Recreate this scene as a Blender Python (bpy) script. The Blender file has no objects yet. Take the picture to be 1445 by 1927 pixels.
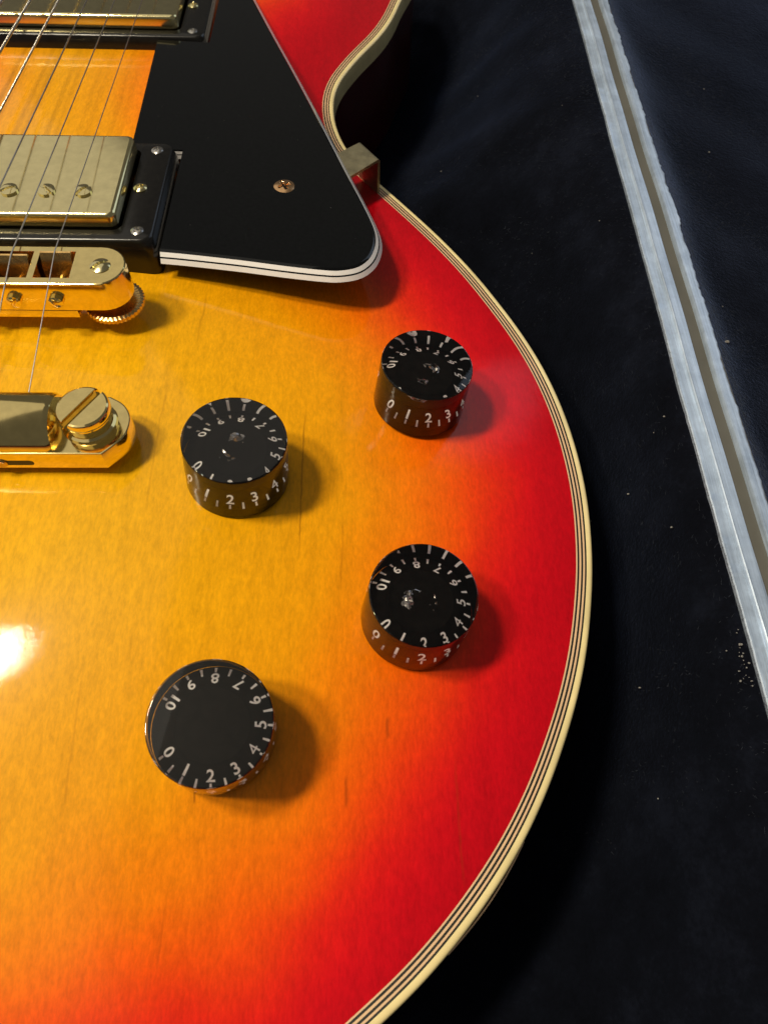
import bpy, bmesh, math, random
import numpy as np
from mathutils import Vector, Matrix
from mathutils.geometry import delaunay_2d_cdt

random.seed(7); rng = np.random.default_rng(7)
MM = 0.001
Z0 = 72.0                      # height of the guitar's reference plane above the underside of the case, mm
scene = bpy.context.scene

# ------------------------------------------------------------------ camera
cam_d = bpy.data.cameras.new('camera'); cam = bpy.data.objects.new('camera', cam_d)
scene.collection.objects.link(cam); scene.camera = cam
cam_d.sensor_fit = 'VERTICAL'; cam_d.sensor_height = 24.0; cam_d.lens = 24.0*1387.149/1927.0
cam_d.clip_start = 0.005; cam_d.clip_end = 20.0
def _axes(th, ro, ps):
    X = Vector((1,0,0)); u = Vector((0,math.cos(th),math.sin(th))); w = Vector((0,math.sin(th),-math.cos(th)))
    R = Matrix.Rotation(ps,3,'Z')
    return R@(X*math.cos(ro)+u*math.sin(ro)), R@(-X*math.sin(ro)+u*math.cos(ro)), R@w
_r,_u,_w = _axes(math.radians(29.906), math.radians(3.066), math.radians(-3.532))
cam.matrix_world = Matrix(((_r.x,_u.x,-_w.x,100.424*MM),(_r.y,_u.y,-_w.y,-146.063*MM),(_r.z,_u.z,-_w.z,(143.883+Z0)*MM),(0,0,0,1)))
cam_d.dof.use_dof = True; cam_d.dof.focus_distance = 0.185; cam_d.dof.aperture_fstop = 26.0

# ------------------------------------------------------------------ world, lamps and fill panel
world = bpy.data.worlds.new('World'); scene.world = world; world.use_nodes = True
bg = world.node_tree.nodes['Background']; bg.inputs[0].default_value = (0.95,0.90,0.82,1); bg.inputs[1].default_value = 0.095
def area(name, direction, dist, power, color, shape, sx, sy=None, target=(80,-50,0), caustic=False):
    d = Vector(direction).normalized()
    L = bpy.data.lights.new(name,'AREA'); L.shape = shape; L.size = sx; L.size_y = sy or sx
    L.energy = power; L.color = color
    o = bpy.data.objects.new(name, L); scene.collection.objects.link(o)
    t = Vector(target)*MM + Vector((0,0,Z0*MM))
    o.location = t + d*dist
    o.rotation_euler = d.to_track_quat('Z','Y').to_euler()
    if caustic: L.cycles.is_caustics_light = True
    return o
area('ceiling_lamp', (-0.333,0.090,0.940), 0.85, 4.4, (1.0,0.88,0.66), 'DISK', 0.108, target=(27,-95,-2), caustic=True)
area('ceiling_lamp', (-0.52,-0.10,0.85), 0.85, 3.8, (1.0,0.88,0.66), 'DISK', 0.09, caustic=True)
area('reflection_fill_panel', (-1.10,0.22,0.85), 1.80, 22.0, (1.0,0.92,0.78), 'RECTANGLE', 4.2, 4.2)  # unseen soft panel, added to brighten reflections in the gold parts
area('window', (0.80,0.78,0.58), 1.30, 1.7, (0.66,0.80,1.0), 'RECTANGLE', 0.8, 0.9)

scene.view_settings.view_transform = 'Standard'; scene.view_settings.look = 'None'
scene.view_settings.exposure = 0.0; scene.view_settings.gamma = 1.0; scene.view_settings.use_curve_mapping = False
scene.render.engine = 'CYCLES'
scene.cycles.use_denoising = True
scene.cycles.max_bounces = 14; scene.cycles.transmission_bounces = 12; scene.cycles.glossy_bounces = 6
scene.cycles.sample_clamp_indirect = 6.0

# ------------------------------------------------------------------ materials
def new_mat(name):
    m = bpy.data.materials.new(name); m.use_nodes = True
    return m, m.node_tree, m.node_tree.nodes['Principled BSDF']
def N(nt, t, **kw):
    n = nt.nodes.new(t)
    for k,v in kw.items(): setattr(n,k,v)
    return n
def coords(nt, scale=(1,1,1), rot=(0,0,0)):
    tc = N(nt,'ShaderNodeTexCoord'); mp = N(nt,'ShaderNodeMapping')
    mp.inputs['Scale'].default_value = scale; mp.inputs['Rotation'].default_value = rot
    nt.links.new(tc.outputs['Object'], mp.inputs['Vector']); return mp.outputs['Vector']
def noise(nt, vec, scale, detail=4, rough=0.55):
    n = N(nt,'ShaderNodeTexNoise'); n.inputs['Scale'].default_value = scale
    n.inputs['Detail'].default_value = detail; n.inputs['Roughness'].default_value = rough
    nt.links.new(vec, n.inputs['Vector']); return n.outputs['Fac']
def ramp(nt, fac, stops, interp='LINEAR'):
    r = N(nt,'ShaderNodeValToRGB'); r.color_ramp.interpolation = interp
    e = r.color_ramp.elements
    while len(e) < len(stops): e.new(0.5)
    for k,(p,c) in enumerate(stops):
        e[k].position = p; e[k].color = (c[0],c[1],c[2],1) if not isinstance(c,(int,float)) else (c,c,c,1)
    nt.links.new(fac, r.inputs['Fac']); return r.outputs['Color']
def math_(nt, op, a, b=None, c=None):
    n = N(nt,'ShaderNodeMath', operation=op)
    for i,v in enumerate((a,b,c)):
        if v is None: continue
        if isinstance(v,(int,float)): n.inputs[i].default_value = v
        else: nt.links.new(v, n.inputs[i])
    return n.outputs[0]
def mix(nt, fac, a, b, mode='MIX'):
    n = N(nt,'ShaderNodeMix', data_type='RGBA', blend_type=mode)
    for s,v in ((n.inputs[0],fac),(n.inputs[6],a),(n.inputs[7],b)):
        if isinstance(v,(int,float)): s.default_value = v
        elif isinstance(v,tuple): s.default_value = (v[0],v[1],v[2],1)
        else: nt.links.new(v,s)
    return n.outputs[2]
def bump(nt, bsdf, h, strength, dist, sock='Normal'):
    b = N(nt,'ShaderNodeBump'); b.inputs['Strength'].default_value = strength; b.inputs['Distance'].default_value = dist
    nt.links.new(h, b.inputs['Height']); nt.links.new(b.outputs[0], bsdf.inputs[sock])

def simple(name, col, rough=0.4, metal=0.0, coat=0.0, coat_r=0.05, var=0.0, vscale=600, bumps=0.0, bscale=900, spec=0.5):
    m, nt, b = new_mat(name)
    b.inputs['Roughness'].default_value = rough; b.inputs['Metallic'].default_value = metal
    b.inputs['Coat Weight'].default_value = coat; b.inputs['Coat Roughness'].default_value = coat_r
    b.inputs['Specular IOR Level'].default_value = spec
    v = coords(nt)
    n = noise(nt, v, vscale, 5)
    c2 = tuple(max(0,x*(1-var)) for x in col); c1 = tuple(min(1,x*(1+var)) for x in col)
    nt.links.new(ramp(nt, n, [(0.3,c2),(0.7,c1)]), b.inputs['Base Color'])
    if bumps: bump(nt, b, noise(nt, v, bscale, 3), bumps, 0.0002)
    if metal or coat:
        rr = N(nt,'ShaderNodeMapRange'); rr.inputs['To Min'].default_value = rough*0.7; rr.inputs['To Max'].default_value = rough*1.4
        nt.links.new(noise(nt, v, vscale*0.35, 6, 0.7), rr.inputs['Value']); nt.links.new(rr.outputs[0], b.inputs['Roughness'])
    return m

def wood_top():
    m, nt, b = new_mat('sunburst_maple')
    at = N(nt,'ShaderNodeAttribute'); at.attribute_name = 'edge_distance'
    v = coords(nt)
    wob = noise(nt, v, 30, 3)
    d = math_(nt,'ADD', at.outputs['Fac'], math_(nt,'MULTIPLY', math_(nt,'SUBTRACT', wob, 0.5), 14.0))
    f = math_(nt,'DIVIDE', d, 120.0)
    col = ramp(nt, f, [(0.0,(0.36,0.001,0.006)),(0.125,(0.52,0.002,0.009)),(0.215,(0.66,0.012,0.006)),(0.29,(0.76,0.070,0.002)),
                       (0.385,(0.78,0.180,0.002)),(0.52,(0.75,0.307,0.002)),(0.85,(0.69,0.350,0.004))],'B_SPLINE')
    # maple figure: fine pores and mottling stretched along the grain
    fine = noise(nt, coords(nt,(1,0.30,1),(0,0,0.12)), 1500, 5, 0.75)
    mott = noise(nt, coords(nt,(1,0.45,1),(0,0,-0.2)), 420, 5, 0.65)
    lines = noise(nt, coords(nt,(1,0.035,1),(0,0,-0.03)), 420, 5, 0.6)
    broad = noise(nt, coords(nt,(1,0.22,1),(0,0,0.05)), 45, 3)
    a = math_(nt,'ADD', math_(nt,'MULTIPLY', math_(nt,'SUBTRACT',fine,0.5),0.85), math_(nt,'MULTIPLY', math_(nt,'SUBTRACT',mott,0.5),0.32))
    a = math_(nt,'ADD', a, math_(nt,'MULTIPLY', math_(nt,'SUBTRACT',lines,0.5),0.30))
    a = math_(nt,'ADD', a, math_(nt,'MULTIPLY', math_(nt,'SUBTRACT',broad,0.5),0.14))
    k = math_(nt,'ADD', a, 1.0)
    hs = N(nt,'ShaderNodeHueSaturation'); nt.links.new(col, hs.inputs['Color']); nt.links.new(k, hs.inputs['Value'])
    c = hs.outputs['Color']
    # mineral streaks in the maple
    sx = N(nt,'ShaderNodeSeparateXYZ'); tc = N(nt,'ShaderNodeTexCoord'); nt.links.new(tc.outputs['Object'], sx.inputs[0])
    tot = None
    for x0,ya,yb,wd,s in ((86.2,-74,-27,0.33,0.5),(97.4,-124.5,-117.5,0.6,0.5),(105.9,-111.0,-105.8,0.65,0.48),(67.9,-123.6,-120,0.35,0.6),
                          (57.5,-12,12,0.5,0.28),(52,-66,-20,0.4,0.2),(96,-80,-58,0.4,0.22),(120,-140,-112,0.45,0.22),(44,-128,-96,0.4,0.2),(64,-152,-140,0.4,0.25)):
        wig = math_(nt,'MULTIPLY', math_(nt,'SUBTRACT', noise(nt, coords(nt,(0.02,1,0.02)), 90, 3), 0.5), 0.0016)
        dx = math_(nt,'ABSOLUTE', math_(nt,'SUBTRACT', math_(nt,'ADD', sx.outputs[0], wig), x0*MM))
        mx = N(nt,'ShaderNodeMapRange', interpolation_type='SMOOTHSTEP'); mx.inputs['From Min'].default_value = wd*MM; mx.inputs['From Max'].default_value = 0.0
        nt.links.new(dx, mx.inputs['Value'])
        dy = math_(nt,'ABSOLUTE', math_(nt,'SUBTRACT', sx.outputs[1], 0.5*(ya+yb)*MM))
        my = N(nt,'ShaderNodeMapRange', interpolation_type='SMOOTHSTEP'); my.inputs['From Min'].default_value = 0.5*(yb-ya)*MM; my.inputs['From Max'].default_value = 0.25*(yb-ya)*MM
        nt.links.new(dy, my.inputs['Value'])
        q = math_(nt,'MULTIPLY', math_(nt,'MULTIPLY', mx.outputs[0], my.outputs[0]), s)
        tot = q if tot is None else math_(nt,'MAXIMUM', tot, q)
    c = mix(nt, tot, c, (0.16,0.03,0.003))
    nt.links.new(c, b.inputs['Base Color'])
    b.inputs['Roughness'].default_value = 0.28; b.inputs['Specular IOR Level'].default_value = 0.05
    b.inputs['Coat Weight'].default_value = 1.0; b.inputs['Coat Roughness'].default_value = 0.055; b.inputs['Coat IOR'].default_value = 1.36
    peel = math_(nt,'ADD', noise(nt, v, 260, 3), math_(nt,'MULTIPLY', fine, 0.45))
    bump(nt, b, peel, 0.05, 0.0004, 'Coat Normal')
    return m

M = {}
M['top'] = wood_top()
M['back'] = simple('cherry_side', (0.05,0.003,0.003), 0.3, coat=1, var=0.15, vscale=120)
M['cream'] = simple('aged_cream_binding', (0.82,0.67,0.33), 0.35, coat=0.7, coat_r=0.12, var=0.13, vscale=75, bumps=0.08)
M['cream2'] = simple('pinkish_cream_line', (0.72,0.47,0.27), 0.35, coat=0.7, coat_r=0.12, var=0.06, vscale=160)
M['blackline'] = simple('black_binding_line', (0.006,0.007,0.003), 0.4, coat=0.3, var=0.1)
M['pg'] = simple('pickguard_black', (0.0020,0.0023,0.0026), 0.06, var=0.3, vscale=900, bumps=0.008, bscale=1200)
def add_dust(m, amount=0.70, scale=1500):
    nt=m.node_tree; b=nt.nodes['Principled BSDF']; src=b.inputs['Base Color'].links[0].from_socket
    d=ramp(nt, noise(nt, coords(nt), scale, 2, 0.5), [(amount,0.0),(amount+0.03,1.0)])
    big=ramp(nt, noise(nt, coords(nt), 60, 3), [(0.42,0.0),(0.62,1.0)])
    f=mix(nt, 1.0, d, big, 'MULTIPLY')
    nt.links.new(mix(nt, f, src, (0.22,0.22,0.22)), b.inputs['Base Color'])
    # hairline scratches that catch the light
    sc=noise(nt, coords(nt,(1,0.012,1),(0,0,0.9)), 1500, 2, 0.5)
    r0=b.inputs['Roughness'].default_value
    nt.links.new(ramp(nt, sc, [(0.70,r0),(0.80,min(1,r0+0.2))]), b.inputs['Roughness'])
add_dust(M['pg'],0.775,1900)
M['pgwhite'] = simple('pickguard_white_ply', (0.80,0.79,0.80), 0.35, var=0.03)
M['ring'] = simple('black_ring_plastic', (0.006,0.0055,0.005), 0.22, var=0.3, vscale=700, bumps=0.05, bscale=1500)
M['gold'] = simple('polished_gold', (0.92,0.73,0.31), 0.10, metal=1, var=0.07, vscale=500, bumps=0.02, bscale=700)
M['paleg'] = simple('pale_worn_gold', (0.90,0.78,0.41), 0.13, metal=1, var=0.08, vscale=350, bumps=0.015, bscale=500)
M['rawgold'] = simple('dull_gold', (0.66,0.43,0.17), 0.24, metal=1, var=0.15, vscale=900, bumps=0.1)
M['copper'] = simple('coppery_screw', (0.86,0.52,0.26), 0.2, metal=1, var=0.12, vscale=900)
M['brass'] = simple('dull_brass', (0.44,0.39,0.25), 0.46, metal=1, var=0.12, vscale=500, bumps=0.05)
M['nickel'] = simple('nickel_screw', (0.55,0.53,0.5), 0.2, metal=1, var=0.1, vscale=900)
M['dark'] = simple('painted_slot_shade', (0.03,0.018,0.008), 0.5)
M['steel'] = simple('string_steel', (0.55,0.50,0.45), 0.28, metal=1, var=0.1, vscale=800)
M['num'] = simple('white_print', (0.92,0.92,0.93), 0.6, var=0.05, vscale=2500)
M['core'] = simple('knob_black_paint', (0.006,0.005,0.0045), 0.6, var=0.4, vscale=500, spec=0.0)
M['hub'] = simple('creased_glossy_hub', (0.30,0.28,0.27), 0.20, metal=0.9, var=0.4, vscale=500, bumps=0.5, bscale=800)

def wound():
    m, nt, b = new_mat('wound_string')
    b.inputs['Metallic'].default_value = 1; b.inputs['Roughness'].default_value = 0.3; b.inputs['Base Color'].default_value = (0.62,0.58,0.52,1)
    w = N(nt,'ShaderNodeTexWave', wave_type='BANDS', bands_direction='Y'); w.inputs['Scale'].default_value = 900
    nt.links.new(coords(nt), w.inputs['Vector']); bump(nt, b, w.outputs['Fac'], 0.6, 0.0002)
    return m
M['wound'] = wound()

def acrylic():
    m, nt, b = new_mat('clear_smoky_acrylic')
    b.inputs['Base Color'].default_value = (0.985,0.975,0.96,1); b.inputs['Transmission Weight'].default_value = 1.0
    b.inputs['IOR'].default_value = 1.49; b.inputs['Roughness'].default_value = 0.0
    return m
M['acrylic'] = acrylic()
def acrylic_worn():
    m = M['acrylic'].copy(); m.name = 'worn_smoky_acrylic'; nt = m.node_tree; b = nt.nodes['Principled BSDF']
    b.inputs['Coat Weight'].default_value = 0.22; b.inputs['Coat IOR'].default_value = 1.5
    rr = N(nt,'ShaderNodeMapRange'); rr.inputs['To Min'].default_value = 0.38; rr.inputs['To Max'].default_value = 0.6
    nt.links.new(noise(nt, coords(nt,(1,0.3,1),(0,0,0.4)), 500, 6, 0.7), rr.inputs['Value']); nt.links.new(rr.outputs[0], b.inputs['Coat Roughness'])
    return m
M['acrylic_worn'] = acrylic_worn()

def plush():
    m, nt, b = new_mat('navy_black_plush')
    v = coords(nt)
    n1 = noise(nt, v, 28, 5, 0.7); n2 = noise(nt, coords(nt,(1,1,1),(0,0,0.5)), 900, 4, 0.7); n3 = noise(nt, v, 140, 4, 0.7)
    f = math_(nt,'ADD', math_(nt,'MULTIPLY',n1,0.6), math_(nt,'ADD', math_(nt,'MULTIPLY',n2,0.2), math_(nt,'MULTIPLY',n3,0.2)))
    nt.links.new(ramp(nt, f, [(0.34,(0.0012,0.0014,0.0024)),(0.52,(0.0030,0.0037,0.0068)),(0.68,(0.0072,0.0090,0.0165))]), b.inputs['Base Color'])
    b.inputs['Roughness'].default_value = 1.0; b.inputs['Specular IOR Level'].default_value = 0.05
    b.inputs['Sheen Weight'].default_value = 0.28; b.inputs['Sheen Roughness'].default_value = 0.32; b.inputs['Sheen Tint'].default_value = (0.35,0.5,1.0,1)
    bump(nt, b, math_(nt,'ADD', n2, math_(nt,'MULTIPLY',n3,0.6)), 0.45, 0.0008)
    return m
M['plush'] = plush()
def alu():
    m, nt, b = new_mat('worn_aluminium_windowlight_tint')
    b.inputs['Metallic'].default_value = 0.55
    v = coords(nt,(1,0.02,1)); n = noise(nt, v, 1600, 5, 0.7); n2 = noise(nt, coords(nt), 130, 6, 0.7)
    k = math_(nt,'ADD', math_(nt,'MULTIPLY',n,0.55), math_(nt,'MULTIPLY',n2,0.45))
    nt.links.new(ramp(nt, k, [(0.3,(0.27,0.33,0.42)),(0.65,(0.66,0.78,0.95))]), b.inputs['Base Color'])  # bluish base colour carries the cool window light, besides streaks and wear
    rr = N(nt,'ShaderNodeMapRange'); rr.inputs['To Min'].default_value = 0.28; rr.inputs['To Max'].default_value = 0.6
    nt.links.new(n2, rr.inputs['Value']); nt.links.new(rr.outputs[0], b.inputs['Roughness'])
    bump(nt, b, k, 0.25, 0.0003)
    return m
M['alu'] = alu()
M['groove'] = simple('olive_rubber_gasket', (0.092,0.087,0.072), 0.55, var=0.12, vscale=60, bumps=0.15, bscale=300)
M['lint'] = simple('pale_lint', (0.20,0.19,0.18), 0.9, var=0.3, vscale=900)
M['fuzz'] = simple('plush_fibre', (0.035,0.042,0.06), 0.9, var=0.4, vscale=300)

# ------------------------------------------------------------------ mesh helpers (all lengths in mm, guitar frame)
def link(o, parent=None):
    scene.collection.objects.link(o)
    if parent is not None: o.parent = parent
    return o
def mesh(name, V, F, sharp=35.0, smooth=True):
    me = bpy.data.meshes.new(name)
    me.from_pydata([(v[0]*MM,v[1]*MM,v[2]*MM) for v in V], [], [tuple(f) for f in F]); me.update()
    if smooth:
        me.shade_smooth()
        if sharp is not None: me.set_sharp_from_angle(angle=math.radians(sharp))
    return me
def obj(name, me, mat, parent=None, loc=None, label=None):
    o = bpy.data.objects.new(name, me)
    if mat is not None and not me.materials: me.materials.append(mat)
    link(o, parent)
    if loc is not None: o.location = Vector(loc)*MM
    if label: o['label'] = label
    return o
def lathe(prof, n=48, cap0=False, cap1=False):
    V=[];F=[]
    for r,z in prof:
        for k in range(n):
            a = 2*math.pi*k/n; V.append((r*math.cos(a), r*math.sin(a), z))
    for i in range(len(prof)-1):
        for k in range(n):
            k2=(k+1)%n; F.append((i*n+k, i*n+k2, (i+1)*n+k2, (i+1)*n+k))
    if cap0: F.append(tuple(reversed(range(n))))
    if cap1: F.append(tuple((len(prof)-1)*n+k for k in range(n)))
    return V,F
def rrect(x0,x1,y0,y1,r,n=5):
    P=[]
    for cx,cy,a0 in ((x1-r,y0+r,-90),(x1-r,y1-r,0),(x0+r,y1-r,90),(x0+r,y0+r,180)):
        for k in range(n+1):
            a=math.radians(a0+90*k/n); P.append((cx+r*math.cos(a), cy+r*math.sin(a)))
    return P
def loops(Ls, cap0=False, cap1=True, closed=True):
    V=[];F=[];n=len(Ls[0])
    for L in Ls: V+=list(L)
    for i in range(len(Ls)-1):
        for k in range(n if closed else n-1):
            k2=(k+1)%n; F.append((i*n+k,i*n+k2,(i+1)*n+k2,(i+1)*n+k))
    if cap0: F.append(tuple(reversed(range(n))))
    if cap1:                                        # own vertices, so that the cap shades flat
        b=len(V); V+=list(Ls[-1]); F.append(tuple(b+k for k in range(n)))
    return V,F
def join(*parts):
    V=[];F=[]
    for v,f in parts:
        b=len(V); V+=list(v); F+=[tuple(i+b for i in q) for q in f]
    return V,F
def xf(vf, loc=(0,0,0), rz=0, R=None):
    v,f = vf; c,s = math.cos(rz), math.sin(rz); out=[]
    for p in v:
        if R is not None: q = R@Vector(p)
        else: q = Vector((p[0]*c-p[1]*s, p[0]*s+p[1]*c, p[2]))
        out.append((q.x+loc[0], q.y+loc[1], q.z+loc[2]))
    return out, f
def box(x0,x1,y0,y1,z0,z1,b=0.25):
    return loops([[(x,y,z) for x,y in rrect(x0+i,x1-i,y0+i,y1-i,max(b,0.05),2)] for i,z in ((0,z0),(0,z1-b),(b*0.3,z1-b*0.3),(b,z1))], True, True)
def screw_head(R, dome, kind, depth, w, rim=0.6, n=48, m=14, rot=0.0):
    V=[];F=[]
    c,s=math.cos(rot),math.sin(rot)
    def zz(x,y):
        r=math.hypot(x,y)/R; z=dome*(1-r*r)
        u=x*c+y*s; v=-x*s+y*c
        def notch(t): return max(0,min(1,(w*0.5-abs(t))/(w*0.18)+0.5))
        if kind=='slot': k=notch(v)
        else:
            lim=max(0,min(1,(0.62-r)/0.12)); k=max(notch(u),notch(v))*lim
        return z-depth*k
    V.append((0,0,zz(0,0)))
    for i in range(1,m+1):
        for k in range(n):
            a=2*math.pi*k/n; x=R*i/m*math.cos(a); y=R*i/m*math.sin(a); V.append((x,y,zz(x,y)))
    for k in range(n): F.append((0,1+k,1+(k+1)%n))
    for i in range(m-1):
        for k in range(n):
            a=1+i*n+k; b=1+i*n+(k+1)%n; F.append((a,a+n,b+n,b))
    base=len(V)
    for k in range(n):
        a=2*math.pi*k/n; V.append((R*math.cos(a),R*math.sin(a),-rim-depth))
    for k in range(n):
        a=1+(m-1)*n+k; b=1+(m-1)*n+(k+1)%n; F.append((a,base+k,base+(k+1)%n,b))
    return V,F
def tube(path, r, n=10):
    V=[];F=[]
    P=[Vector(p) for p in path]
    for i,p in enumerate(P):
        t=(P[min(i+1,len(P)-1)]-P[max(i-1,0)]).normalized()
        a=t.cross(Vector((0,0,1))); a = a.normalized() if a.length>1e-6 else Vector((1,0,0)); b=a.cross(t)
        for k in range(n):
            q=2*math.pi*k/n; w=p+a*(r*math.cos(q))+b*(r*math.sin(q)); V.append(tuple(w))
    for i in range(len(P)-1):
        for k in range(n): F.append((i*n+k,i*n+(k+1)%n,(i+1)*n+(k+1)%n,(i+1)*n+k))
    return V,F
def poly_cdt(outer, holes=(), extra=()):
    pts=[Vector(p[:2]) for p in outer]; edges=[(i,(i+1)%len(outer)) for i in range(len(outer))]
    for h in holes:
        b=len(pts); pts+=[Vector(p[:2]) for p in h]; edges+=[(b+i,b+(i+1)%len(h)) for i in range(len(h))]
    pts+=[Vector(p) for p in extra]
    vs,_,fs,_,_,_ = delaunay_2d_cdt(pts, edges, [], 0, 1e-5)
    vs=np.array([(v.x,v.y) for v in vs]); tri=np.array([list(f)[:3] for f in fs if len(f)==3])
    cen=vs[tri].mean(1)
    keep=inside(cen, outer)
    for h in holes: keep &= ~inside(cen, h)
    tri=tri[keep]
    a=vs[tri]; ar=(a[:,1,0]-a[:,0,0])*(a[:,2,1]-a[:,0,1])-(a[:,1,1]-a[:,0,1])*(a[:,2,0]-a[:,0,0])
    tri[ar<0]=tri[ar<0][:,::-1]
    return vs,tri
def inside(P, poly):
    P=np.asarray(P); poly=np.asarray([p[:2] for p in poly]); x,y=P[:,0],P[:,1]; r=np.zeros(len(P),bool)
    x1,y1=poly[:,0],poly[:,1]; x2,y2=np.roll(x1,-1),np.roll(y1,-1)
    for a,b,c,d in zip(x1,y1,x2,y2):
        if b==d: continue
        m=((b>y)!=(d>y)) & (x < (c-a)*(y-b)/(d-b)+a); r^=m
    return r
def resample(P, step, closed=True, smooth=0):
    P=np.asarray(P,float); n=len(P); out=[]
    for i in range(n if closed else n-1):
        p0,p1,p2,p3=(P[(i-1)%n],P[i],P[(i+1)%n],P[(i+2)%n]) if closed else (P[max(i-1,0)],P[i],P[i+1],P[min(i+2,n-1)])
        for t in np.linspace(0,1,16,endpoint=False):
            out.append(0.5*((2*p1)+(-p0+p2)*t+(2*p0-5*p1+4*p2-p3)*t*t+(-p0+3*p1-3*p2+p3)*t**3))
    if not closed: out.append(P[-1])
    out=np.array(out); q=np.vstack([out,out[:1]]) if closed else out
    s=np.concatenate([[0],np.cumsum(np.linalg.norm(np.diff(q,axis=0),axis=1))])
    m=max(8,int(s[-1]/step)); t=np.linspace(0,s[-1],m,endpoint=not closed)
    R=np.stack([np.interp(t,s,q[:,k]) for k in range(P.shape[1])],1)
    if smooth:
        k=int(smooth/step); w=np.exp(-0.5*(np.arange(-3*k,3*k+1)/k)**2); w/=w.sum()
        if closed: R=np.stack([np.convolve(np.concatenate([R[-3*k:,j],R[:,j],R[:3*k,j]]),w,'valid') for j in range(R.shape[1])],1)
    return R

# ------------------------------------------------------------------ body outline and carved top
OUT=[(116.9,190.7),(114.2,179.6),(109.7,167.0),(104.9,157.4),(100.2,149.1),(96.7,141.7),(93.2,133.8),(91.1,126.2),(90.3,118.7),(90.5,111.5),(91.5,103.8),(93.3,97.1),(95.2,91.4),(101.5,80.0),(108.4,70.6),(113.0,64.4),(118.2,57.2),(123.6,49.6),(128.2,42.6),(132.9,35.0),(137.4,27.0),(141.1,19.4),(145.0,11.4),(149.9,-0.5),(153.1,-10.6),(155.6,-21.4),(157.3,-33.2),(158.0,-43.8),(158.0,-52.7),(157.4,-60.8),(156.5,-69.0),(155.3,-75.8),(153.0,-86.1),(151.1,-92.9),(149.0,-99.0),(146.8,-104.6),(144.4,-109.9),(141.6,-115.7),(137.9,-122.6),(132.3,-131.4),(126.3,-139.1),(121.6,-144.4),(116.4,-149.7),(111.5,-154.2),(104.3,-159.8),
 (86,-173),(62,-188),(32,-199),(0,-203),(-32,-199),(-62,-188),(-86,-173),(-104.3,-159.8),(-126,-139),(-144,-110),(-155,-76),(-158,-45),(-153,-10),(-141,20),(-123,50),(-108,72),(-99,95),(-98,125),(-104,155),(-116,185),(-126,215),(-124,245),(-104,272),(-70,285),(-30,285),(0,283),(28,280),(45,262),(62,248),(85,250),(104,253),(118,246),(124,232),(124,215),(121,203)]
OUTLINE = resample(OUT, 1.5, True, 4.5)
_n = len(OUTLINE)
_t = np.roll(OUTLINE,-1,0)-np.roll(OUTLINE,1,0); _t/=np.linalg.norm(_t,axis=1)[:,None]
NORM = np.stack([_t[:,1],-_t[:,0]],1)          # inward for clockwise travel
if not inside((OUTLINE+NORM*3)[:1], OUTLINE)[0]: NORM=-NORM
def off(d): return OUTLINE+NORM*d
def dist(P):
    P=np.asarray(P,float); A=OUTLINE; B=np.roll(A,-1,0); best=np.full(len(P),1e9)
    for i in range(0,len(P),4000):
        p=P[i:i+4000,None,:]; ab=(B-A)[None]; t=np.clip(((p-A)*ab).sum(2)/(ab*ab).sum(2),0,1)
        best[i:i+4000]=np.linalg.norm(p-(A+t[...,None]*ab),axis=2).min(1)
    return best
ZE=-15.5
def top_z(P, d=None):
    P=np.asarray(P,float)
    if d is None: d=dist(P)
    y=P[:,1]; w=np.clip((y-10)/95.0,0,1); w=w*w*(3-2*w)
    t=np.clip(d/(125.0-58.0*w),0,1)
    s=y-15; sm=0.5*(s+np.sqrt(s*s+400))          # the plane falls away towards the neck
    return ZE+(-ZE-0.055*sm+0.4)*(3*t*t-2*t**3)
def tz(x,y): return float(top_z(np.array([[x,y]]))[0])

# ------------------------------------------------------------------ the guitar
BASE = -66.0
guitar = bpy.data.objects.new('electric_guitar', None); link(guitar)
guitar.location = (0,0,(Z0+BASE)*MM)
guitar['label'] = 'cherry sunburst electric guitar with gold hardware lying in the open plush-lined case'
guitar['category'] = 'electric guitar'
GL = (0,0,-BASE)                 # local offset that takes guitar-frame mm to the root at its base
def gpart(name, vf, mat, parent=None, sharp=35.0, label=None, smooth=True):
    me = mesh(name, vf[0], vf[1], sharp, smooth)
    return obj(name, me, mat, parent or guitar, GL if parent is None else None, label)

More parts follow.
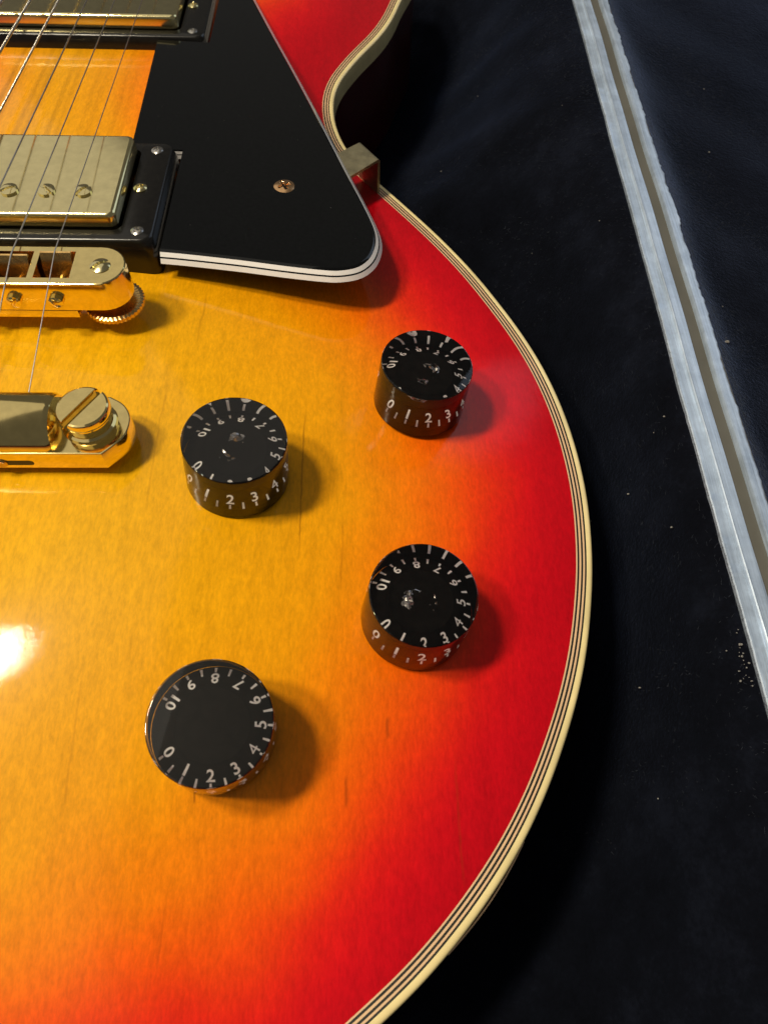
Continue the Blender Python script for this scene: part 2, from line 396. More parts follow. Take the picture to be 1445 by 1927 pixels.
def build_body():
    BW=4.15
    L=off(BW); g=np.arange(-160,160,2.6); gy=np.arange(-205,288,2.6)
    G=np.stack(np.meshgrid(g,gy),-1).reshape(-1,2); G[:,0]+=1.3*((np.arange(len(G))//len(g))%2)
    dd=dist(G); G=G[inside(G,OUTLINE)&(dd>BW+1.3)]
    vs,tri=poly_cdt(L,(),[tuple(p) for p in G])
    d=dist(vs); z=top_z(vs,d)
    me=mesh('top',np.column_stack([vs,z]),tri.tolist(),None)
    at=me.attributes.new('edge_distance','FLOAT','POINT'); yy=np.clip((vs[:,1]-35)/60,0,1); yy=yy*yy*(3-2*yy)
    tail=np.clip((-vs[:,1]-95)/55,0,1)*np.clip((122-vs[:,0])/40,0,1)*np.clip((vs[:,0]-42)/45,0,1)*11.0
    at.data.foreach_set('value',np.maximum(0,d+tail-15*yy).astype(np.float32))
    e=0.4
    nx=-(top_z(vs+[e,0])-top_z(vs-[e,0]))/(2*e); ny=-(top_z(vs+[0,e])-top_z(vs-[0,e]))/(2*e)
    nn=np.column_stack([nx,ny,np.ones(len(vs))]); nn/=np.linalg.norm(nn,axis=1)[:,None]
    me.normals_split_custom_set_from_vertices(nn.tolist())
    obj('top',me,M['top'],guitar,GL)
    # binding plies, from the wood outwards
    def strip(a,b,steps=1):
        Ls=[]
        for k in range(steps+1):
            P=off(a+(b-a)*k/steps); Ls.append([(p[0],p[1],zz) for p,zz in zip(P,top_z(P))])
        return loops(Ls,False,False)
    widths=[('binding_line','cream2',4.15,3.82),('binding_line','blackline',3.82,3.36),('binding_line','cream2',3.36,2.90),('binding_line','blackline',2.90,2.44),
            ('binding_line','cream2',2.44,2.02),('binding_line','blackline',2.02,1.60)]
    # outer cream binding with a rolled edge and its side face
    Ls=[]
    for dd_,dz in ((1.60,0),(1.0,0.0),(0.5,-0.12),(0.15,-0.42),(0.0,-0.9),(0.0,-4.0),(0.0,-7.2)):
        P=off(dd_); Ls.append([(p[0],p[1],ZE+0.01+dz) for p in P])
    Ls[0]=[(p[0],p[1],z) for p,z in zip(off(1.60),top_z(off(1.60)))]
    b=gpart('binding',loops(Ls,False,False),M['cream'],label='aged cream multi-ply binding round the body edge')
    for nm,mt,a,c in widths:
        o=obj(nm,mesh(nm,*strip(a,c),None),M[mt],b)
    O_=OUTLINE; sel=[i for i in range(len(O_)) if O_[i,0]>0 and -150<O_[i,1]<-130 and O_[i,0]>110]
    pts=[]
    for q,i in enumerate(sel):
        t=q/(len(sel)-1); lift=0.12+0.38*math.sin(math.pi*t); p=O_[i]-NORM[i]*lift; pts.append((p[0],p[1],ZE-2.2))
    obj('loose_sliver',mesh('loose_sliver',*tube(pts,0.17,8)),M['cream2'],b)
    Ls=[[(p[0],p[1],z) for p in off(o_)] for o_,z in ((0.0,ZE-7.2),(0.02,ZE-30),(0.02,BASE+3),(3,BASE))]
    gpart('body_side',loops(Ls,False,True),M['back'],label='dark cherry body side below the binding')
build_body()

# pickguard ---------------------------------------------------------
def pgz(x,y): return 4.0-0.055*(y-15)-0.030*(x-45)
def build_pickguard():
    outer=[(45.6,14.5),(52.5,13.9),(67.0,12.2),(78.7,10.5),(88.8,9.3),(94.6,9.2),(100.2,11.0),(103.9,14.9),(105.8,19.9),(106.4,25.5),(105.4,32.0),(102.0,43.3),(96.3,60.5),(86.3,91.5),(78.0,116.5),(68.9,143.1),(59.3,171.8),(50.5,198)]
    O=resample(outer,1.5,False)
    inner=[(46.2,198),(46.2,131.2),(28.0,131.2),(30.0,64.0),(45.6,64.0)]
    I=[]
    for a,b in zip([tuple(O[-1])]+inner, inner+[tuple(O[0])]):
        n=max(2,int(math.dist(a,b)/3)); I+=[(a[0]+(b[0]-a[0])*k/n,a[1]+(b[1]-a[1])*k/n) for k in range(1,n)]+([b] if b in inner else [])
    P=np.array([tuple(p) for p in O]+I); n=len(P)
    t=np.roll(P,-1,0)-np.roll(P,1,0); t/=np.linalg.norm(t,axis=1)[:,None]
    nr=np.stack([-t[:,1],t[:,0]],1)
    if not inside((P+nr*0.5)[10:11],P)[0]: nr=-nr
    w=np.where(np.arange(n)<len(O),1.0,0.04); w[0]=0.04; w[len(O)-1]=0.04
    # the end at the pickup ring is cut square
    nr[0]=(0,1); w[0]=1.0
    def lp(inset,dz):
        Q=P+nr*(w*inset*1.3)[:,None]; return [(x,y,pgz(x,y)+dz*1.3) for x,y in Q]
    root=None
    top=lp(1.75,-0.12); top2=lp(1.95,0.0)
    vs,tri=poly_cdt(top2)
    Vt=[(x,y,pgz(x,y)) for x,y in vs]
    # top sheet and the small rounded arris
    root=gpart('pickguard',join((Vt,tri.tolist()),loops([lp(1.45,-0.42),top,top2],False,False)),M['pg'],sharp=50,label='glossy black pickguard with white plies in its bevelled edge')
    for nm,mt,a,b in (('white_ply','pgwhite',(0.80,-1.15),(1.45,-0.42)),('black_ply','pg',(0.58,-1.42),(0.80,-1.15)),('white_ply','pgwhite',(0.0,-2.35),(0.58,-1.42))):
        obj(nm,mesh(nm,*loops([lp(*a),lp(*b)],False,False)),M[mt],root)
    vs2,tri2=poly_cdt(lp(0,-2.55))
    obj('underside',mesh('underside',*join(([(x,y,pgz(x,y)-2.55*1.3) for x,y in vs2],[f[::-1] for f in tri2.tolist()]),loops([lp(0,-2.55),lp(0,-2.35)],False,False))),M['pg'],root)
    s=obj('screw',mesh('screw',*screw_head(3.1,0.55,'phillips',0.75,0.9,rot=0.5)),M['copper'],root,label='coppery cross-head pickguard screw')
    s.location=Vector((77.5,47.4,pgz(77.5,47.4)+0.1))*MM
build_pickguard()

# pickguard bracket ---------------------------------------------------
def build_bracket():
    z=-3.0
    A=Vector((93.0,70.5,z)); B=Vector((100.4,76.2,z)); C=Vector((106.4,67.6,z)); D=Vector((97.0,58.0,z))
    inn=(A+D)/2-(B+C)/2; inn.normalize()
    A=A+inn*10; D=D+inn*10
    th=0.95
    def bent(off_):
        d=Vector((0,0,-1)); o=((B+C)/2-(A+D)/2).normalized()
        pts=[]
        for s,(i,e) in enumerate(((A,B),(D,C))):
            r=1.3; path=[i+Vector((0,0,off_))]
            cc=e-o*r+Vector((0,0,-r))
            for k in range(7):
                a=math.radians(90-90*k/6); path.append(cc+o*((r+off_)*math.cos(a))+Vector((0,0,(r+off_)*math.sin(a))))
            path.append(path[-1]+Vector((0,0,-22)))
            pts.append(path)
        return pts
    o1=bent(0); o2=bent(-th)
    n=len(o1[0]); V=[tuple(p) for p in o1[0]+o1[1]+o2[0]+o2[1]]; F=[]
    for k in range(n-1):
        F+= [(k,n+k,n+k+1,k+1),(2*n+k,2*n+k+1,3*n+k+1,3*n+k),(k,k+1,2*n+k+1,2*n+k),(n+k,3*n+k,3*n+k+1,n+k+1)]
    F+=[(0,2*n,3*n,n),(n-1,2*n-1,4*n-1,3*n-1)]
    gpart('pickguard_bracket',(V,F),M['brass'],label='bent pale gold bracket holding the pickguard to the body edge')
build_bracket()

# pickups ------------------------------------------------------------
def build_pickup(yr0,yr1,yc0,yc1,xr,xc,ztop_near,ztop_far,zc_near,zc_far,pole_y,lab,pole_rot):
    def zr(y): return ztop_near+(ztop_far-ztop_near)*(y-yr0)/(yr1-yr0)
    def zc(y): return zc_near+(zc_far-zc_near)*(y-yc0)/(yc1-yc0)
    n=6
    def ring_l(i,dz,base=False,r=3.0):
        return [(x,y,(tz(x,y)-1.0 if base else zr(y)+dz)) for x,y in rrect(-xr+i,xr-i,yr0+i,yr1-i,r,n)]
    hole=rrect(-xc-0.8,xc+0.8,yc0-0.8,yc1+0.8,2.6,n)
    Ls=[ring_l(0,0,True),ring_l(0.25,-3.2),ring_l(0.95,-0.75),ring_l(1.15,-0.3),ring_l(1.6,0.0),[(x,y,zr(y)) for x,y in hole],[(x,y,zr(y)-4) for x,y in hole]]
    root=gpart('pickup',loops(Ls,False,False),M['ring'],sharp=50,label=lab)
    C=[]
    for i,dz,r in ((0,-6.5,2.2),(0,-1.0,2.2),(0.25,-0.42,2.0),(0.7,-0.1,1.7),(1.2,0,1.4)):
        C.append([(x,y,zc(y)+dz) for x,y in rrect(-xc+i,xc-i,yc0+i,yc1-i,r,n)])
    obj('cover',mesh('cover',*loops(C,False,True),60),M['paleg'],root,label='polished pale gold pickup cover')
    pm=mesh('pole_screw',*screw_head(2.35,0.35,'slot',0.7,0.75,rim=0.2))
    for i in range(6):
        o=obj('pole_screw',pm,M['paleg'],root); x=(2.5-i)*9.9
        o.location=Vector((x,pole_y,zc(pole_y)+0.55))*MM; o.rotation_euler=(0,0,pole_rot[i])
    sm=mesh('ring_screw',*screw_head(1.75,0.5,'phillips',0.5,0.5,rim=0.3))
    for x in (-xr+5.2,xr-5.2):
        for y in (yr0+5.0,yr1-5.0):
            o=obj('ring_screw',sm,M['nickel'],root); o.location=Vector((x,y,zr(y)+0.15))*MM; o.rotation_euler=(0,0,random.uniform(0,1.5))
    am=mesh('height_screw',*screw_head(1.9,0.7,'phillips',0.55,0.55,rim=0.3))
    for x in (-xr+7.2,xr-7.2):
        o=obj('height_screw',am,M['paleg'],root); y=(yr0+yr1)/2; o.location=Vector((x,y,zr(y)+0.4))*MM; o.rotation_euler=(0,0,random.uniform(0,1.5))
build_pickup(15.3,62.6,21.3,57.2,45.0,34.6,7.2,5.2,11.2,10.6,31.0,'bridge pickup with polished gold cover in a black plastic ring',[0.9,-0.85,0.5,0.1,-0.5,1.0])
build_pickup(132.2,179.5,138.0,173.9,45.0,34.6,-1.6,-3.6,2.6,0.4,160.0,'neck pickup cut off by the top of the picture',[0.4,1.1,-0.3,0.8,0,0.6])

# bridge ---------------------------------------------------------------
def stadium(x1,y0,y1,n=14,xcap=None):
    r=(y1-y0)/2; c=(y0+y1)/2; P=[]
    for k in range(n+1):
        a=math.radians(-90+180*k/n); P.append((x1-r+r*math.cos(a),c+r*math.sin(a)))
    for k in range(n+1):
        a=math.radians(90+180*k/n); P.append((-x1+r+r*math.cos(a),c+r*math.sin(a)))
    return P
def build_bridge():
    y0,y1,x1=-9.4,3.9,42.6; zt,zb=15.6,6.9
    slots=[]
    for i in range(6):
        x=(2.5-i)*10.2; slots.append([(x-4.35,-7.2),(x+4.35,-7.2),(x+4.35,2.0),(x-4.35,2.0)])
    def st(i): return stadium(x1-i,y0+i,y1-i)
    vs,tri=poly_cdt(st(0.35),slots)
    parts=[([(x,y,zt) for x,y in vs],tri.tolist())]
    parts.append(loops([[(x,y,z) for x,y in st(i)] for i,z in ((0.3,zb),(0,zb+0.3),(0,zt-0.4),(0.1,zt-0.12),(0.35,zt))],True,False))
    for s in slots:
        parts.append(loops([[(x,y,zt) for x,y in s],[(x,y,8.6) for x,y in s]],False,True))
    parts.append(box(-29.5,29.5,y0+0.05,y1-0.4,4.7,zb+0.05,0.1))
    root=gpart('bridge',join(*parts),M['gold'],sharp=40,label='gold tune-adjust bridge with six saddles and round end')
    # saddles: wedge block with a ridge
    for i in range(6):
        x=(2.5-i)*10.2; yc=[0.2,-0.9,-2.0,-0.6,-1.6,-2.8][i]; w=3.7
        prof=[(-2.2,9.2),(-2.2,13.4),(-0.2,16.9),(0.25,17.0),(1.7,14.2),(1.7,9.2)] if i<3 else [(-1.7,9.2),(-1.7,14.2),(-0.25,17.0),(0.2,16.9),(2.2,13.4),(2.2,9.2)]
        V=[(x-w,yc+a,b) for a,b in prof]+[(x+w,yc+a,b) for a,b in prof]; n=len(prof)
        F=[tuple(range(n)),tuple(reversed(range(n,2*n)))]+[(k,n+k,n+(k+1)%n,(k+1)%n) for k in range(n)]
        obj('saddle',mesh('saddle',V,F,30),M['rawgold'],root)
        rod=tube([(x+0.4,-9.6,11.0),(x+0.4,3.0,11.0)],0.85,10)
        hd=xf(screw_head(1.75,0.55,'slot',0.5,0.55,rim=0.9,n=28,m=10,rot=[-0.85,0.95,0.3,1.2,-0.4,0.7][i]),(x+0.4,-10.9,11.0),R=Matrix.Rotation(math.radians(90),3,'X'))
        obj('saddle_screw',mesh('saddle_screw',*join(rod,hd)),M['gold'],root)
    wm=[]
    V=[];F=[];n=168
    for r,z,k_ in ((2.6,0,0),(6.6,0,0),(7.3,0.35,1),(7.3,1.45,1),(6.6,1.8,0),(2.6,1.8,0)):
        for k in range(n):
            a=2*math.pi*k/n; rr=r+(0.3 if (k%4<2 and k_) else 0); V.append((rr*math.cos(a),rr*math.sin(a),z))
    for i in range(5):
        for k in range(n): F.append((i*n+k,i*n+(k+1)%n,(i+1)*n+(k+1)%n,(i+1)*n+k))
    wheel=mesh('thumbwheel',*join((V,F),lathe([(2.6,0),(2.6,6)],24)),25)
    post=mesh('post_screw',*screw_head(2.5,0.75,'slot',0.8,0.8,rim=0.3,rot=0.7))
    for x in (36.8,-36.8):
        o=obj('thumbwheel',wheel,M['rawgold'],root); o.location=Vector((x,-2.8,2.9))*MM
        o=obj('post_screw',post,M['paleg'],root); o.location=Vector((x-0.2,-2.9,zt+0.15))*MM
        obj('post',mesh('post',*xf(lathe([(2.2,-1.0),(2.2,15)],20),(x,-2.8,0))),M['rawgold'],root)
build_bridge()

# tailpiece -------------------------------------------------------------
def build_tailpiece():
    yb,yf=-37.6,-53.6; c=(yb+yf)/2; zb=2.6; ze=8.3; xe=48.4
    ear=[(xe-5.0,yf),(xe-1.2,yf+4.2),(xe-0.2,c-1),(xe-0.3,c+2.5),(xe-2.2,yb-2.2),(xe-5.5,yb)]
    E_=resample(ear,0.8,False).tolist()
    P=[tuple(p) for p in E_]+[(-x,y) for x,y in reversed(E_)]
    def ins(P,i):
        return [(x*(1-i/48.0),c+(y-c)*(1-i/7.5)) for x,y in P]
    parts=[loops([[(x,y,z) for x,y in ins(P,i)] for i,z in ((0.25,zb),(0,zb+0.3),(0,ze-0.25),(0.1,ze-0.06),(0.3,ze))],True,True)]
    # rounded bar between the ears
    prof=[]
    for k in range(25):
        a=math.radians(-8+196*k/24); prof.append((c+0.2+7.9*math.cos(a), ze-1.4+7.9*math.sin(a)))
    V=[];F=[]; xs=[-32.6,-31.6,31.6,32.6]
    for j,x in enumerate(xs):
        s=0.93 if j in(0,3) else 1.0
        for y,z in prof: V.append((x,c+(y-c)*s,ze-1.2+(z-ze+1.2)*s))
    n=len(prof)
    for j in range(3):
        for k in range(n-1): F.append((j*n+k,j*n+k+1,(j+1)*n+k+1,(j+1)*n+k))
    F.append(tuple(range(n))); F.append(tuple(reversed(range(3*n,4*n))))
    parts.append((V,F))
    root=gpart('tailpiece',join(*parts),M['gold'],sharp=38,label='gold stop-bar tailpiece with a large slotted stud')
    for s in (1,-1):
        L=[[(x,yf-0.012+q,z) for x,z in rrect(min(s*14,s*27.6),max(s*14,s*27.6),zb+1.3,zb+3.1,0.85,6)] for q in (0.0,)]
        obj('slot_shade_face',mesh('slot_shade_face',L[0],[tuple(range(len(L[0])))]),M['dark'],root)  # flat dark face, shade of the slot painted on; no recess is cut
        hd=xf(lathe([(1.35,-0.2),(1.35,0.25),(1.0,0.5),(0.5,0.35)],20,False,True),(s*20.5,yf,zb+2.2),R=Matrix.Rotation(math.radians(90),3,'X'))
        obj('set_screw',mesh('set_screw',*hd),M['rawgold'],root)
        # stud: flared collar, neck and slotted head
        body=lathe([(4.2,ze-0.2-14),(4.2,ze-14.5+14),(6.1,ze+0.02),(5.9,ze+0.7),(5.35,ze+1.1),(5.3,ze+3.0),(5.5,ze+3.3)],48)
        halves=[]
        for sgn in (1,-1):
            def seg(R,w):
                a0=math.asin(w/R); return [(R*math.cos(a),sgn*R*math.sin(a)) for a in np.linspace(a0,math.pi-a0,28)][::sgn]
            Ls=[[(x,y,z) for x,y in seg(R,w)] for R,w,z in ((5.7,0.8,ze+3.8),(5.75,0.8,ze+4.0),(5.75,0.8,ze+5.4),(5.55,0.87,ze+5.8),(5.15,1.0,ze+6.0))]
            halves.append(xf(loops(Ls,False,True),(0,0,0),math.radians(58)))
        st=join(body,*halves,lathe([(5.5,ze+3.3),(5.75,ze+3.6),(5.75,ze+4.0),(0.01,ze+4.05)],48))
        o=obj('stud',mesh('stud',*st,32),M['gold'],root); o.location=Vector((s*39.6,c+0.5,0))*MM
build_tailpiece()

# strings -----------------------------------------------------------------
gauges=[0.14,0.18,0.23,0.34,0.47,0.60]
for i,g in enumerate(gauges):
    def sx(s): return (2.5-i)*(51.0-16.0*s/628)/5
    ysad=[0.2,-0.9,-2.0,-0.6,-1.6,-2.8][i]; zs=17.0+g
    x0=sx(0)
    path=[(x0-0.6,-40.5,9.6),(x0-0.5,-37.0,10.2)]
    path+= [(x0-0.5*(1-k/8),-37+(ysad+37)*k/8,10.2+(zs-10.2)*k/8) for k in range(1,8)]
    path+= [(x0,ysad-0.3,zs-0.03),(x0,ysad+0.4,zs)]
    path+= [(sx(y),y,zs-0.0734*(y-ysad)) for y in np.linspace(6,285,40)]
    gpart('string',tube(path,g,10),M['wound'] if i>=3 else M['steel'],label=('plain steel string' if i<3 else 'wound steel string'))

# control knobs --------------------------------------------------------------
H_KNOB=14.5; R_BASE=11.95; R_TOP=11.5
cap_me=mesh('control_knob',*lathe([(0.001,0.0),(6,0.0),(R_BASE-0.4,0.0),(R_BASE-0.35,0.0),(R_BASE,0.3),(R_BASE,0.36),(R_BASE-0.1,3.0),(R_TOP+0.03,H_KNOB-0.42),(R_TOP+0.02,H_KNOB-0.36),(R_TOP-0.02,H_KNOB-0.2),(R_TOP-0.12,H_KNOB-0.06),(R_TOP-0.3,H_KNOB),(R_TOP-0.36,H_KNOB),(6.0,H_KNOB),(0.001,H_KNOB)],96),30)
cap_me.materials.append(M['acrylic'])
# painted core: cone with numerals, dished and lumpy in the middle
RC0,ZC0,RC1,ZC1=11.4,3.2,6.9,7.8
def cone_z(r): return ZC0+(RC0-r)/(RC0-RC1)*(ZC1-ZC0)
def core_mesh(seed):
    r_=np.random.default_rng(seed); ph=r_.uniform(0,6.28,6); am=r_.uniform(0.15,0.5,6)
    prof=[(R_BASE-0.15,0.2),(R_BASE-0.18,1.2),(RC0,ZC0-0.15),(RC0,ZC0),(RC1,ZC1),(7.0,ZC1+0.2),(6.4,ZC1+0.28),(5.0,ZC1+0.3),(4.2,ZC1+0.3),(2.6,ZC1+0.3),(1.3,ZC1+0.3),(0.05,ZC1+0.3)]
    V,F=lathe(prof,64,True,True); out=[]
    for x,y,z in V:
        r=math.hypot(x,y); a=math.atan2(y,x)
        out.append((x,y,z))
    return mesh('core',out,F,50)
def hub_mesh(seed):
    # crumpled film of glossy paint round the shaft socket; only its crests show above the core
    r_=np.random.default_rng(seed); V=[];F=[]; n=26; m=6
    ph=r_.uniform(0,6.28,3)
    for i in range(m+1):
        for k in range(n):
            a=2*math.pi*k/n+r_.normal(0,0.06); g=math.sin(a+ph[0])*0.5+math.sin(2*a+ph[1])*0.75+0.3*math.sin(3*a+ph[2])
            t=i/m; rr=1.5+(2.5+0.6*g)*t+r_.normal(0,0.12)
            z=ZC1+0.1+max(-0.15,-0.02+0.42*g+r_.normal(0,0.24))*math.sin(math.pi*t)
            V.append((rr*math.cos(a),rr*math.sin(a),z))
    for i in range(m):
        for k in range(n):
            a,b,c,d=i*n+k,(i+1)*n+k,(i+1)*n+(k+1)%n,i*n+(k+1)%n
            F+= [(a,b,c),(a,c,d)] if (i+k)%2 else [(a,b,d),(b,c,d)]
    return mesh('hub',V,F,None,smooth=False)
def glyph(txt):
    cu=bpy.data.curves.new('t','FONT'); cu.body=txt; cu.size=1.0; cu.resolution_u=4; cu.offset=0.0 if txt=='4' else 0.02
    o=bpy.data.objects.new('t',cu); scene.collection.objects.link(o)
    bpy.context.view_layer.update(); dg=bpy.context.evaluated_depsgraph_get()
    me=o.evaluated_get(dg).to_mesh(); V=np.array([v.co[:] for v in me.vertices]); F=[tuple(p.vertices) for p in me.polygons]
    o.evaluated_get(dg).to_mesh_clear(); bpy.data.objects.remove(o); bpy.data.curves.remove(cu)
    V=V[:,:2]; V=V-[(V[:,0].min()+V[:,0].max())/2,V[:,1].min()]; V/=V[:,1].max()
    return V,F
def cone_map(V,F,a0,r_out,r_in,width,lift=0.09):
    out=[]
    for u,v in V:
        r=r_out-(r_out-r_in)*v; a=a0+u*width/((r_out+r_in)/2)
        out.append((r*math.cos(a)+0.06*math.cos(a),r*math.sin(a)+0.06*math.sin(a),cone_z(r)+lift))
    return out,F
BAR=([( -0.11,0),(0.11,0),(0.11,1),(-0.11,1)],[(0,1,2,3)])
num_meshes=[]
for n in range(11):
    a0=math.radians(210+30*n)
    if n==1: V,F=BAR
    elif n==10:
        V0,F0=glyph('0'); V=[(u+0.28,v) for u,v in V0]+[(u-0.42,v) for u,v in BAR[0]]; F=F0+[tuple(i+len(V0) for i in BAR[1][0])]
    else: V,F=glyph(str(n))
    num_meshes.append(mesh('numeral',*cone_map(V,F,a0,9.95,7.75,2.3),smooth=False))
tick_meshes=[]
for k in range(21):
    a0=math.radians(210+15*k); V=[(-0.25,0),(0.25,0),(0.20,1),(-0.20,1)]
    tick_meshes.append(mesh('tick_mark',*cone_map(V,[(0,1,2,3)],a0,11.15,10.15 if k%2==0 else 9.6,1.0),smooth=False))
shaft_me=mesh('shaft',*lathe([(7.5,-3.0),(7.5,-1.6),(4.5,-1.55),(4.5,0.3),(3.0,0.35)],32),30)
KN=[((73.0,-112.0,8.0),2,3,'lower left speed knob seen almost from above on amber wood'),
    ((72.7,-51.4,11.2),-3,5,'upper left speed knob nearest the tailpiece'),
    ((113.4,-85.0,3.7),3,9,'lower right speed knob at the orange to red fade'),
    ((116.8,-23.2,3.9),7,12,'upper right speed knob below the pickguard corner')]
for (tx,ty,tzp),rot,seed,lab in KN:
    e=0.5; g=np.array([[tx+e,ty],[tx-e,ty],[tx,ty+e],[tx,ty-e]]); zz=top_z(g)
    tf=0.80 if seed==3 else 0.55
    ax=Vector((-(zz[0]-zz[1])/(2*e)*tf,-(zz[2]-zz[3])/(2*e)*tf,1)).normalized()
    base=Vector((tx,ty,tzp))-ax*H_KNOB
    cm=cap_me
    if seed==3: cm=cap_me.copy(); cm.materials.clear(); cm.materials.append(M['acrylic_worn'])
    cap=obj('control_knob',cm,None,guitar,label='clear-topped black '+lab)
    cap.location=(base+Vector((0,0,-BASE)))*MM
    cap.rotation_mode='QUATERNION'
    cap.rotation_quaternion=ax.to_track_quat('Z','Y')@Matrix.Rotation(0,3,'Z').to_quaternion()
    q=Vector((0,0,1)).rotation_difference(ax); cap.rotation_quaternion=q@Matrix.Rotation(math.radians(rot),3,'Z').to_quaternion()
    cap.cycles.is_caustics_caster=True
    kids=[obj('core',core_mesh(seed),M['core'],cap)]
    if seed!=3: kids+=[obj('hub',hub_mesh(seed),M['hub'],cap)]
    kids+=[obj('numeral',me,M['num'],cap) for me in num_meshes]
    kids+=[obj('tick_mark',me,M['num'],cap) for me in tick_meshes]
    for k in kids: k.cycles.is_caustics_receiver=True
    obj('shaft',shaft_me,M['nickel'],cap)

# ------------------------------------------------------------------ the case
case = bpy.data.objects.new('guitar_case', None); link(case); case.location=(0,0,0)
case['label']='open guitar case with navy black plush lining and a worn aluminium rim'; case['category']='guitar case'
def cpart(name, vf, mat, parent=None, sharp=35, label=None):
    me=mesh(name,vf[0],vf[1],sharp); return obj(name,me,mat,parent or case,(0,0,Z0) if parent is None else None,label)
XR=184.3; RZ=-6.0
gx=np.concatenate([np.arange(-230,60,10),np.arange(60,XR-0.2,2.5),[XR-0.15]]); gy=np.concatenate([np.arange(-260,-200,6),np.arange(-200,260,2.5),np.arange(260,330,8)])
GX,GY=np.meshgrid(gx,gy); PP=np.stack([GX.ravel(),GY.ravel()],1)
dd=dist(PP); ins_=inside(PP,OUTLINE); dd[ins_]=0
tt=np.clip(XR-PP[:,0],0,None); u=np.clip((dd-3)/(dd-3+tt+1e-6),0,1); u[dd<3]=0
u=u**1.15; sm=u*u*(3-2*u)
wob=1.2*np.sin(PP[:,0]*0.11+PP[:,1]*0.05)*np.sin(PP[:,1]*0.083)+0.8*np.sin(PP[:,1]*0.21+PP[:,0]*0.17)
zz=-67.5+(RZ-1.0+67.5)*sm+wob*np.sin(np.pi*sm)
zz[PP[:,0]<40]=-67.5
nx_,ny_=len(gx),len(gy)
F=[(j*nx_+i,j*nx_+i+1,(j+1)*nx_+i+1,(j+1)*nx_+i) for j in range(ny_-1) for i in range(nx_-1)]
cpart('lining',(np.column_stack([PP,zz]).tolist(),F),M['plush'],sharp=None,label='navy black plush lining beside the guitar')
# shell under the lining
cpart('shell',loops([[(x,y,-72) for x,y in rrect(-232,XR+1,-262,332,10)],[(x,y,RZ-3) for x,y in rrect(-233,XR+1.0,-263,333,10)]],True,False),M['ring'])
# rim extrusion: profile across x, swept along y with slight waviness
prof=[(-0.2,-2.0),(-0.1,-0.15),(0.15,0.12),(0.35,0.0),(2.9,-0.1),(3.15,0.6),(3.4,0.8),(3.65,0.6),(3.9,-0.1),(6.0,-0.15),(6.9,-0.4),(6.9,-3.0)]
prof2=[(10.45,-3.0),(10.45,-0.2),(10.7,0.5),(11.5,0.5),(11.75,0.0),(13.5,-0.2),(13.9,-0.5),(14.0,-2.0)]
ys=np.arange(-262,332,1.0)
ragged=rng.normal(0,0.16,len(ys))+np.convolve(rng.normal(0,1,len(ys)+8),np.ones(3)/3,'same')[:len(ys)]*0.28+0.45*np.clip(np.convolve(rng.normal(0,1,len(ys)),np.ones(9)/9,'same')*2,-0.3,1.4)
def sweep(pr):
    V=[];F=[];n=len(pr)
    for j,y in enumerate(ys):
        wv=0.12*math.sin(y*0.05)+0.08*math.sin(y*0.13+1)
        for a,b in pr:
            # the outer lip is ragged where plush and glue stick to it, the inner one slightly nicked
            k=ragged[j]*(0.35 if y<0 else 0.7) if a>13 else (0.12*ragged[-j-1] if a<0.2 else 0)
            V.append((XR+a+wv+k,y,RZ+b))
    for j in range(len(ys)-1):
        for k in range(n-1): F.append((j*n+k+1,j*n+k,(j+1)*n+k,(j+1)*n+k+1))
    return V,F
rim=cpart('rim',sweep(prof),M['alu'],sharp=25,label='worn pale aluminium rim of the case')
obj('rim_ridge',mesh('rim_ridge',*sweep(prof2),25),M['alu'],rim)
obj('gasket',mesh('gasket',*sweep([(6.7,-1.4),(8.7,-1.25),(10.7,-1.4)]),25),M['groove'],rim)
# lid lining beyond the rim
lx=np.concatenate([np.arange(XR+14.0,XR+60,3),np.arange(XR+60,XR+300,12)]); ly=np.arange(-260,332,5.0)
LX,LY=np.meshgrid(lx,ly); t=LX-(XR+14)
LZ=RZ-0.6-0.10*t-6*(1-np.exp(-t/8))+0.9*np.sin(LX*0.09+LY*0.03)*np.sin(LY*0.06)*np.clip(t/10,0,1)
nl=len(lx); F=[(j*nl+i,j*nl+i+1,(j+1)*nl+i+1,(j+1)*nl+i) for j in range(len(ly)-1) for i in range(nl-1)]
cpart('lid_lining',(np.stack([LX.ravel(),LY.ravel(),LZ.ravel()],1).tolist(),F),M['plush'],sharp=None,label='plush lining beyond the aluminium rim')

def lining_z(x,y):
    if x<XR:
        p=np.array([[x,y]]); d=float(dist(p)[0]); t=XR-x; u=max(0,min(1,(d-3)/(d-3+t+1e-6))) if d>3 else 0
        u=u**1.15; s=u*u*(3-2*u); return -67.5+(RZ-1.0+67.5)*s+1.0
    t=x-XR-14; return RZ-0.6-0.10*t-6*(1-math.exp(-t/8))+0.4
def lining_many(P):
    d=dist(P); d[inside(P,OUTLINE)]=0; t=np.clip(XR-P[:,0],0,None)
    u=np.clip((d-3)/(np.abs(d-3)+t+1e-6),0,1)**1.15; s=u*u*(3-2*u); a=-67.5+(RZ-1.0+67.5)*s+0.2
    t2=P[:,0]-XR-14; b=RZ-0.6-0.10*t2-6*(1-np.exp(-np.clip(t2,0,None)/8))+0.1
    return np.where(P[:,0]<XR,a,b)
P_=[]
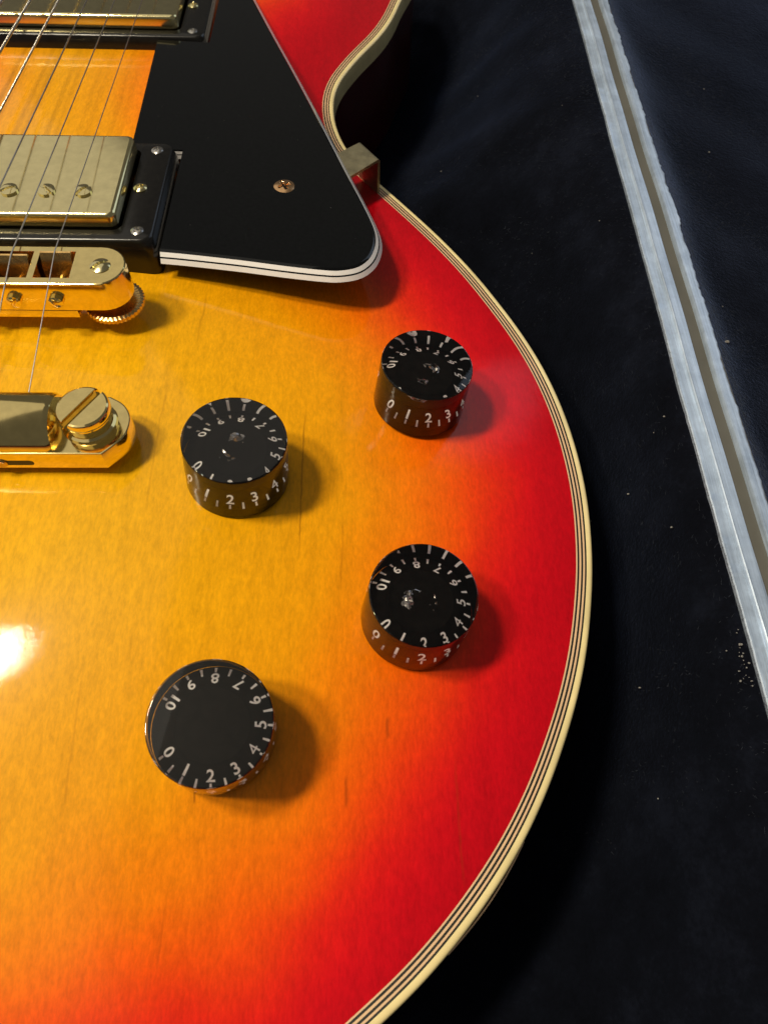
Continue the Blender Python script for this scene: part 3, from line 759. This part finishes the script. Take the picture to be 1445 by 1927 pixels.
# plush fibres straying over the rim edges: far too many to count
V=[];F=[]
def fibre(p,dirv,L,w):
    d=Vector(dirv).normalized(); side=d.cross(Vector((0,0,1))); side=(side.normalized() if side.length>1e-4 else Vector((1,0,0)))*w
    b=len(V); m=Vector(p)+d*L*0.5+Vector((rng.normal(0,0.1),rng.normal(0,0.1),0.05)); e=m+d*L*0.5+Vector((rng.normal(0,0.2),rng.normal(0,0.2),-0.1))
    for q in (Vector(p)-side,Vector(p)+side,m+side*0.8,m-side*0.8,e): V.append(tuple(q))
    F.append((b,b+1,b+2,b+3)); F.append((b+3,b+2,b+4))
for k in range(7000):
    y=rng.uniform(-130,230); clump=0.5+0.5*math.sin(y*0.31)*math.sin(y*0.083+1.3)
    if k%3==0:
        fibre((XR-0.4+rng.normal(0,0.25),y,RZ-0.3+rng.uniform(-0.2,0.2)),(rng.uniform(0.0,1),rng.normal(0,1),0.4),rng.uniform(0.4,1.0),0.02)
    else:
        fibre((XR+14.4+abs(rng.normal(0,0.5+0.8*clump)),y,RZ-0.5-rng.uniform(0,0.4)),(rng.normal(-0.5,0.7),rng.normal(0,0.8),0.35),rng.uniform(0.4,0.9+1.0*clump),0.022)
for k in range(16000):
    x=rng.uniform(110,300); y=rng.uniform(-130,230)
    if XR-1<x<XR+15: continue
    if x<XR:
        t=(XR-x)
        if t>60 and rng.random()<0.5: continue
    P_.append((x,y))
zl=lining_many(np.array(P_))
for (x,y),z in zip(P_,zl):
    if z<-60: continue
    a=0.6+1.2*math.sin(x*0.05+y*0.03)+rng.normal(0,0.6)
    fibre((x,y,z),(math.cos(a),math.sin(a),0.25),rng.uniform(0.6,1.6),0.022)
o=cpart('plush_fringe',(V,F),M['fuzz'],sharp=None); o['kind']='stuff'

# lint flecks on the plush
V=[];F=[]
def fleck(x,y,s):
    s*=0.72; z=lining_z(x,y)+0.1; n=7; b=len(V); st=rng.uniform(0,6.28); el=rng.uniform(0.5,1.0)
    for h in (0,1):
        for k in range(n):
            a=st+2*math.pi*k/n; r=s*rng.uniform(0.7,1.15)*(1.0 if h==0 else 0.6); V.append((x+r*math.cos(a),y+r*el*math.sin(a),z+h*s*0.5))
    F.append(tuple(range(b+n,b+2*n)))
    for k in range(n): F.append((b+k,b+(k+1)%n,b+n+(k+1)%n,b+n+k))
for x,y,s in ((165.9,3.5,0.3),(180.5,-28,0.45),(178.9,-30,0.25),(175.0,-40.0,0.55),(178.5,-58.0,0.5),(170,-38,0.4),(170.5,-93,0.5),(133,125,0.45),(150,164,0.4),(203,-3,0.9),(206,12,0.3),(222,90,0.5),(176,50,0.3),(160,60,0.25),(168,-120,0.3),(215,40,0.3),(230,130,0.35),(172,110,0.25)):
    fleck(x,y,s)
for k in range(22): fleck(XR-1.3-abs(rng.normal(0,0.9)),-96+rng.normal(0,2.6),rng.uniform(0.15,0.45))
for k in range(4):
    x=rng.uniform(162,250); fleck(x if abs(x-190)>9 else x+20,rng.uniform(-110,180),rng.uniform(0.08,0.2))
me=mesh('lint',V,F,None); li=obj('lint',me,M['lint'],None,(0,0,Z0)); li['kind']='stuff'; li['label']='pale lint and dust flecks scattered on the plush lining'; li['category']='lint'
